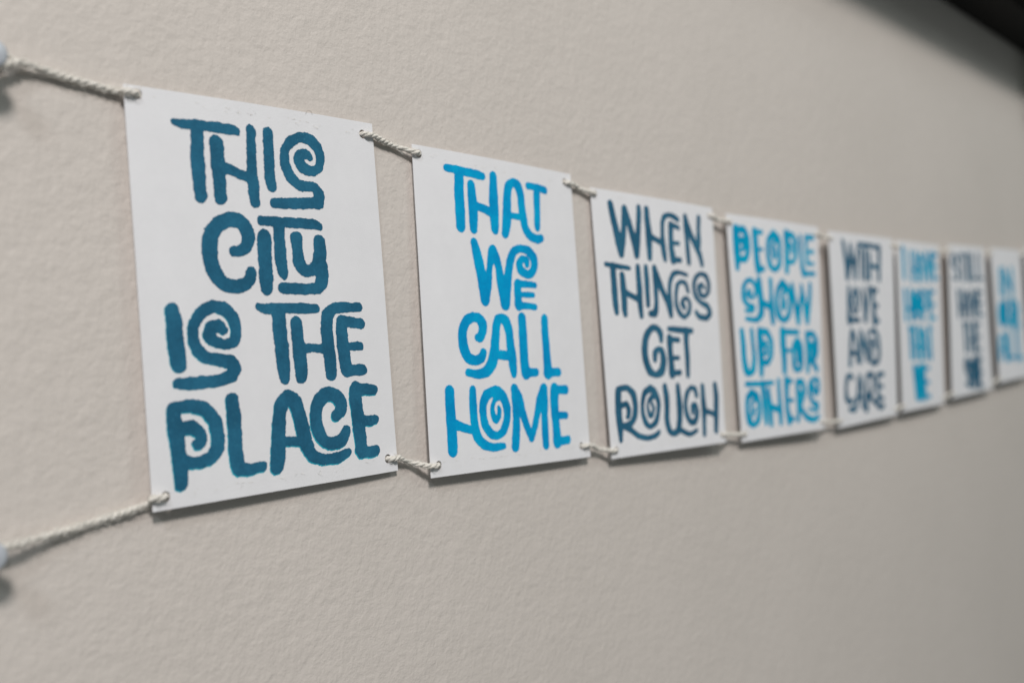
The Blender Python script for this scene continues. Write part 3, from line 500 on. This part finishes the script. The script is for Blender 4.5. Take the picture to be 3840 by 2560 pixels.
# ---------------------------------------------------------------- cards
THICK = .26
LABELS = {
 1: "white card printed THIS CITY IS THE PLACE in dark teal, nearest of all",
 2: "white card printed THAT WE CALL HOME in bright blue",
 3: "white card printed WHEN THINGS GET ROUGH in dark slate teal",
 4: "white card printed PEOPLE SHOW UP FOR OTHERS in bright blue",
 5: "slightly blurred white card printed WITH LOVE AND CARE in slate teal",
 6: "blurred card lettered bright blue, next right of the WITH LOVE AND CARE card",
 7: "blurred white card with four short grey teal lines, between two cards lettered blue",
 8: "very blurred white card with three short blue lines and a wide blank foot",
 9: "sliver of a card cut off by the right photo edge, last on the twine"}
def paper(idx, cor, hol, y0, rad=1.8):
    bm = bmesh.new()
    # outline with lightly softened corners, edges subdivided with a hair of waviness, four punched holes
    rng = random.Random(int(abs(cor[0][0]) * 100))
    ring = []
    for k in range(4):
        a, b = Vector(cor[k]), Vector(cor[(k + 1) % 4]); n = Vector((-(b - a).y, (b - a).x)).normalized()
        for s in range(12):
            t = s / 12
            w = 0 if s == 0 else .10 * math.sin(t * math.pi) * math.sin(3 * t + k) + rng.uniform(-.02, .02)
            ring.append(a.lerp(b, t) + n * w)
    loops = [ring] + [[Vector(c) + rad * Vector((math.cos(a), math.sin(a))) for a in [q * math.pi / 10 for q in range(20)]] for c in hol]
    pts, segs = [], []
    for L in loops:
        n0 = len(pts); pts += [Vector((q.x, q.y)) for q in L]; segs += [(n0 + i, n0 + (i + 1) % len(L)) for i in range(len(L))]
    cu = [c[0] for c in cor]; cv = [c[1] for c in cor]
    lo_u, hi_u = max(cu[0], cu[3]) + 3, min(cu[1], cu[2]) - 3; lo_v, hi_v = max(cv[2], cv[3]) + 3, min(cv[0], cv[1]) - 3
    for a in np.linspace(lo_u, hi_u, 24):
        for b in np.linspace(lo_v, hi_v, 16):
            if all(math.hypot(a - c[0], b - c[1]) > rad + .8 for c in hol): pts.append(Vector((a, b)))
    vo, _, fo = delaunay_2d_cdt(pts, segs, [], 1, 1e-5)[:3]
    vs = [bm.verts.new((q.x * MM, (y0 + curl(idx, q.x, q.y)) * MM, q.y * MM)) for q in vo]
    for f in fo:
        cx = sum((vo[i] for i in f), Vector((0, 0))) / len(f)
        if all((cx - Vector(c)).length > rad * .99 for c in hol): bm.faces.new([vs[i] for i in f])
    geom = bmesh.ops.extrude_face_region(bm, geom=bm.faces[:])['geom']
    bmesh.ops.translate(bm, vec=(0, THICK * MM, 0), verts=[v for v in geom if isinstance(v, bmesh.types.BMVert)])
    bmesh.ops.recalc_face_normals(bm, faces=bm.faces[:])
    me = bpy.data.meshes.new("paper_sheet"); bm.to_mesh(me); bm.free()
    return me
frames = []
for i, c in enumerate(DATA['cards'], 1):
    root = empty("printed_card")
    R = Matrix(c['R']); Mx = R.to_4x4(); Mx.translation = Vector((c['o'][0], c['o'][1], c['o'][2])) * MM if len(c['o']) == 3 else None
    root.matrix_world = Mx
    frames.append((R, Vector(c['o'])))
    tag(root, LABELS[i], "art print", "printed cards strung along the wall")
    link("paper_sheet", paper(i, c['cor'], c['hol'], 0.0), paper_mat, root)
    mat = (cyan if i == 2 else aqua) if i % 2 == 0 else (teal if i == 1 else slate)
    h = {1: .22, 2: .28, 3: .42, 4: .5}.get(i, .8); rough = {1: 1., 2: .6, 3: .5}.get(i, .3)
    q = 0
    for wname, letters in c['words']:
        for L in letters:
            q += 1
            o = link("printed_letter", letter_mesh(i, L, h, -.06 - .012 * (q % 3), 100 * i + q, 0, rough), mat, root)
            if wname in ("PLACE", "IS") and i == 1:
                off = (-.42, -.38) if wname == "PLACE" and q == 10 + 0 else (-.36, -.46)
                u = link("ink_fringe", letter_mesh(i, L, h, -.03 - .006 * (q % 2), 100 * i + q, -.03, rough, off if wname == "PLACE" else (-.30, -.12)), under, o)

# ---------------------------------------------------------------- twine
def path_resample(P, step):
    C = catmull([tuple(p) for p in P], 24)
    d = np.r_[0, np.cumsum(np.linalg.norm(np.diff(C, axis=0), axis=1))]
    s = np.arange(0, d[-1], step); return np.stack([np.interp(s, d, C[:, k]) for k in range(3)], 1), s
def tube(C, rad, sides=8, rfun=None):
    V, F = [], []; n = len(C)
    T = np.gradient(C, axis=0); T /= np.linalg.norm(T, axis=1)[:, None]
    up = np.array([0, 0, 1.]); 
    for i in range(n):
        a = np.cross(T[i], up); 
        if np.linalg.norm(a) < 1e-3: a = np.array([1., 0, 0])
        a /= np.linalg.norm(a); b = np.cross(a, T[i]); r = rad if rfun is None else rfun(i)
        for k in range(sides):
            th = 2 * math.pi * k / sides; V.append(tuple((C[i] + r * (math.cos(th) * a + math.sin(th) * b)) * MM))
    for i in range(n - 1):
        for k in range(sides):
            F.append((i * sides + k, i * sides + (k + 1) % sides, (i + 1) * sides + (k + 1) % sides, (i + 1) * sides + k))
    F.append(tuple(range(sides))[::-1]); F.append(tuple(range((n - 1) * sides, n * sides)))
    return V, F
def twine(P, label, seed, tail=None):
    rng = random.Random(seed)
    root = empty("twine", Vector(P[0]) * MM); tag(root, label, "twine", "two runs of cream twine threading the cards")
    inv = Vector(P[0])
    C, s = path_resample(P, .55)
    T = np.gradient(C, axis=0); T /= np.linalg.norm(T, axis=1)[:, None]
    up = np.array([0, 0, 1.]); A = np.cross(T, up); A /= np.maximum(np.linalg.norm(A, axis=1), 1e-3)[:, None]; B = np.cross(A, T)
    rk = np.random.RandomState(seed)
    for k in range(3):
        ph = 2 * math.pi * (s + 1.5 * np.sin(s * .11) + .8 * np.sin(s * .31)) / 8.5 + k * 2 * math.pi / 3
        wob = .13 * np.sin(s * .35 + k) + .08 * np.sin(s * .9 + 2 * k)
        off = (.52 + wob)[:, None] * (np.cos(ph)[:, None] * A + np.sin(ph)[:, None] * B)
        n = rk.rand(len(s)) * .08
        V, F = tube(C + off, .66, 8, lambda i: .64 + n[i])
        V = [(v[0] - inv.x * MM, v[1] - inv.y * MM, v[2] - inv.z * MM) for v in V]
        link("twine_strand", mesh_of("twine_strand", V, F, True), twine_mat, root)
    if tail:
        Ct, st = path_resample(tail, .5); V, F = tube(Ct, .7, 8, lambda i: .7 + .15 * math.sin(i * .8))
        V = [(v[0] - inv.x * MM, v[1] - inv.y * MM, v[2] - inv.z * MM) for v in V]
        link("twine_end", mesh_of("twine_end", V, F, True), twine_mat, root)
    V, F = [], []
    for q in range(3200):
        i = int(rng.random() ** 1.8 * (len(C) - 2)); a = rng.uniform(0, 2 * math.pi)
        d = math.cos(a) * A[i] + math.sin(a) * B[i]; base = C[i] + d * 1.0
        tg = T[i] * rng.choice((-1, 1)); L = rng.uniform(.8, 3.0)
        pts = [base, base + d * L * .3 + tg * L * .4, base + d * L * rng.uniform(.2, .7) + tg * L]
        b2 = B[i] * .05; base_i = len(V)
        for p_ in pts: V += [tuple((p_ + b2) * MM - np.array(inv) * MM), tuple((p_ - b2) * MM - np.array(inv) * MM)]
        F += [(base_i, base_i + 1, base_i + 3, base_i + 2), (base_i + 2, base_i + 3, base_i + 5, base_i + 4)]
    o = link("loose_fibre", mesh_of("loose_fibre", V, F), twine_mat, root); o['kind'] = 'stuff'
def on_card(i, u, v, dy):
    R, o = frames[i]; return R @ Vector((u, dy + curl(i + 1, u, v), v)) + o
def run(start, kL, kR):
    P = [tuple(p) for p in start]
    for i, c in enumerate(DATA['cards']):
        l, r = Vector(c['hol'][kL]), Vector(c['hol'][kR])
        d = (r - l).normalized(); f, b = -1.05, 1.65
        el, er = c['cor'][kL], c['cor'][kR]
        if i > 0:                                       # crossing the gap, nearer the wall than the paper's face
            pe = Vector(P[-1]); q = on_card(i, el[0] - 2.0, l.y + .2, -.7); mid = (pe + q) / 2; mid.y = min(mid.y + 2.2, WALL_Y - 1.5); mid.z -= .25
            P.append(tuple(mid))
        P.append(tuple(on_card(i, el[0] - .6, l.y + .15, -.95)))
        P.append(tuple(on_card(i, l.x - 1.6, l.y, f)))
        P.append(tuple(on_card(i, l.x + .1, l.y, .3)))
        P.append(tuple(on_card(i, l.x + 3.0, l.y, b)))
        m = l.lerp(r, .5); P.append(tuple(on_card(i, m.x, m.y - .3, b)))
        P.append(tuple(on_card(i, r.x - 3.0, r.y, b)))
        P.append(tuple(on_card(i, r.x - .1, r.y, .1)))
        P.append(tuple(on_card(i, r.x + 1.6, r.y - .1, f)))
        P.append(tuple(on_card(i, er[0] + .6, r.y - .3, -.95)))
    return P
tl, bl = DATA['topl'], DATA['botl']
start_t = [(112, -1.0, 99.5), (121, .2, 97.6)] + [(x, 5.3 - max(0, 144 - x) * .2, z) for x, y, z in tl]
start_b = [(106, -1.0, -44.5), (117, .2, -44.2)] + [(x, 5.3 - max(0, 144 - x) * .2, z) for x, y, z in bl]
twine(run(start_t, 0, 1), "upper run of cream twisted twine threaded through the top corners of the cards", 3,
      tail=[(121, -1, 99.5), (127, 1.5, 102.2), (132, 3.5, 102.4), (137.5, 5.4, 101.2)])
twine(run(start_b, 3, 2), "lower run of cream twisted twine threaded through the bottom corners of the cards", 4)

# ---------------------------------------------------------------- push pins at the left end of the twine
def lathe(prof, sides=28):
    V, F = [], []
    for y, r in prof:
        for k in range(sides):
            a = 2 * math.pi * k / sides; V.append((r * math.cos(a) * MM, y * MM, r * math.sin(a) * MM))
    for i in range(len(prof) - 1):
        for k in range(sides):
            F.append((i * sides + k, (i + 1) * sides + k, (i + 1) * sides + (k + 1) % sides, i * sides + (k + 1) % sides))
    F.append(tuple(range(sides))); F.append(tuple(range((len(prof) - 1) * sides, len(prof) * sides))[::-1])
    return V, F
P1, P2 = (124.2, 99.6), (117.7, -45.6)
HEAD = [(-3, 3.9), (-3.4, 4.6), (-4.0, 4.7), (-4.6, 4.2), (-5.2, 2.9), (-7.5, 2.4), (-10.0, 2.7), (-11.2, 3.6), (-12.0, 4.1), (-12.8, 4.0), (-13.2, 3.3)]
def pin(loc, label):
    r = empty("push_pin", Vector(loc) * MM); tag(r, label, "push pin", "pins holding the left ends of the twine")
    V, F = lathe(HEAD); link("pin_head", mesh_of("pin_head", V, F, True), pin_mat, r)
    V, F = lathe([(-3.2, .55), (1.0, .55), (4.0, .12)], 12); link("pin_shaft", mesh_of("pin_shaft", V, F, True), steel, r)
    r.rotation_euler = (0, 0, math.radians(2))
pin((P1[0], WALL_Y, P1[1]), "pale push pin at the upper left frame edge, holding the upper twine")
pin((P2[0], WALL_Y, P2[1]), "pale push pin at the lower left frame edge, holding the lower twine")

# ---------------------------------------------------------------- stray hair caught on the first card's top edge
Ch, _ = path_resample([(244.0, 4.4, 100.0), (243.6, 4.0, 101.2), (244.2, 3.8, 102.2), (245.6, 3.8, 102.4), (246.6, 4.0, 101.7), (246.8, 4.4, 100.6), (246.6, 4.8, 99.8)], .3)
V, F = tube(Ch, .045, 5); o = link("stray_hair", mesh_of("stray_hair", V, F), hair_mat)
tag(o, "fine curled stray hair caught on the top edge of the THIS CITY card", "hair")

# ---------------------------------------------------------------- dark cabinet on the wall at the far upper right, with a trailing plant
def box(V0, V1, bev):
    bm = bmesh.new(); bmesh.ops.create_cube(bm, size=1)
    for v in bm.verts: v.co = Vector([(V0[k] + V1[k]) / 2 + v.co[k] * (V1[k] - V0[k]) for k in range(3)]) * MM
    bmesh.ops.bevel(bm, geom=bm.edges[:], offset=bev * MM, segments=2, affect='EDGES')
    me = bpy.data.meshes.new("box"); bm.to_mesh(me); bm.free(); return me
cab = empty("wall_cabinet", (1.2, WALL_Y * MM, .318)); tag(cab, "black wall cabinet, a dark blurred shape in the upper right corner above the cards", "cabinet")
def cpart(n, a, b, bev=2, mat=black_mat): link(n, box(a, b, bev), mat, cab)
X0, X1, P_ = -760, 900, -50
cpart("cabinet_bottom", (X0, P_, 0), (X1, -1, 18)); cpart("cabinet_top", (X0, P_, 430), (X1, -1, 448))
cpart("side_panel", (X0, P_, 18.5), (X0 + 18, -1, 429.5)); cpart("side_panel", (X1 - 18, P_, 18.5), (X1, -1, 429.5))
cpart("back_panel", (X0 + 18.5, -7, 18.5), (X1 - 18.5, -1, 429.5), 1)
dw = (X1 - X0) / 3
for k in range(3):
    cpart("cabinet_door", (X0 + k * dw + 1.5, P_ - 19, 2), (X0 + (k + 1) * dw - 1.5, P_ - 1, 446), 1.5)
plant = empty("trailing_plant", (1.27, -.03, .33)); tag(plant, "green trailing leaves at the right frame edge below the dark cabinet", "plant")
rng = random.Random(5)
V, F = tube(np.array([(0, 20, 5), (2, 8, -10), (8, 0, -40), (10, -4, -75), (22, -6, -110)], float), 1.2, 6)
link("stem", mesh_of("stem", V, F), leaf_mat, plant)
def leaf():
    V, F = [], []
    for k in range(7):
        t = k / 6; w = 11 * math.sin(math.pi * min(1, t * .92 + .08)) ** .8 + .2
        V += [((-w) * MM, (2.5 * abs(1)) * MM * math.sin(t * 3), -t * 42 * MM), (0, (4 * math.sin(t * 3) + 1.5) * MM, -t * 42 * MM), (w * MM, 2.5 * MM * math.sin(t * 3), -t * 42 * MM)]
    for k in range(6):
        a = 3 * k; F += [(a, a + 1, a + 4, a + 3), (a + 1, a + 2, a + 5, a + 4)]
    return mesh_of("leaf", V, F, True)
lm = leaf(); lm.materials.append(leaf_mat)
for (x, y, z, a, b) in [(0, 2, -2, 40, -60), (4, -2, -14, -30, 50), (8, 0, -34, 35, -40), (9, -3, -50, -20, 65), (10, -4, -70, 30, -30), (18, -6, -95, -10, 40), (22, -6, -108, 5, 0)]:
    o = bpy.data.objects.new("leaf", lm); scene.collection.objects.link(o); o.parent = plant
    o.location = (x * MM, y * MM, z * MM); o.rotation_euler = (math.radians(a * .5), math.radians(b), math.radians(a))
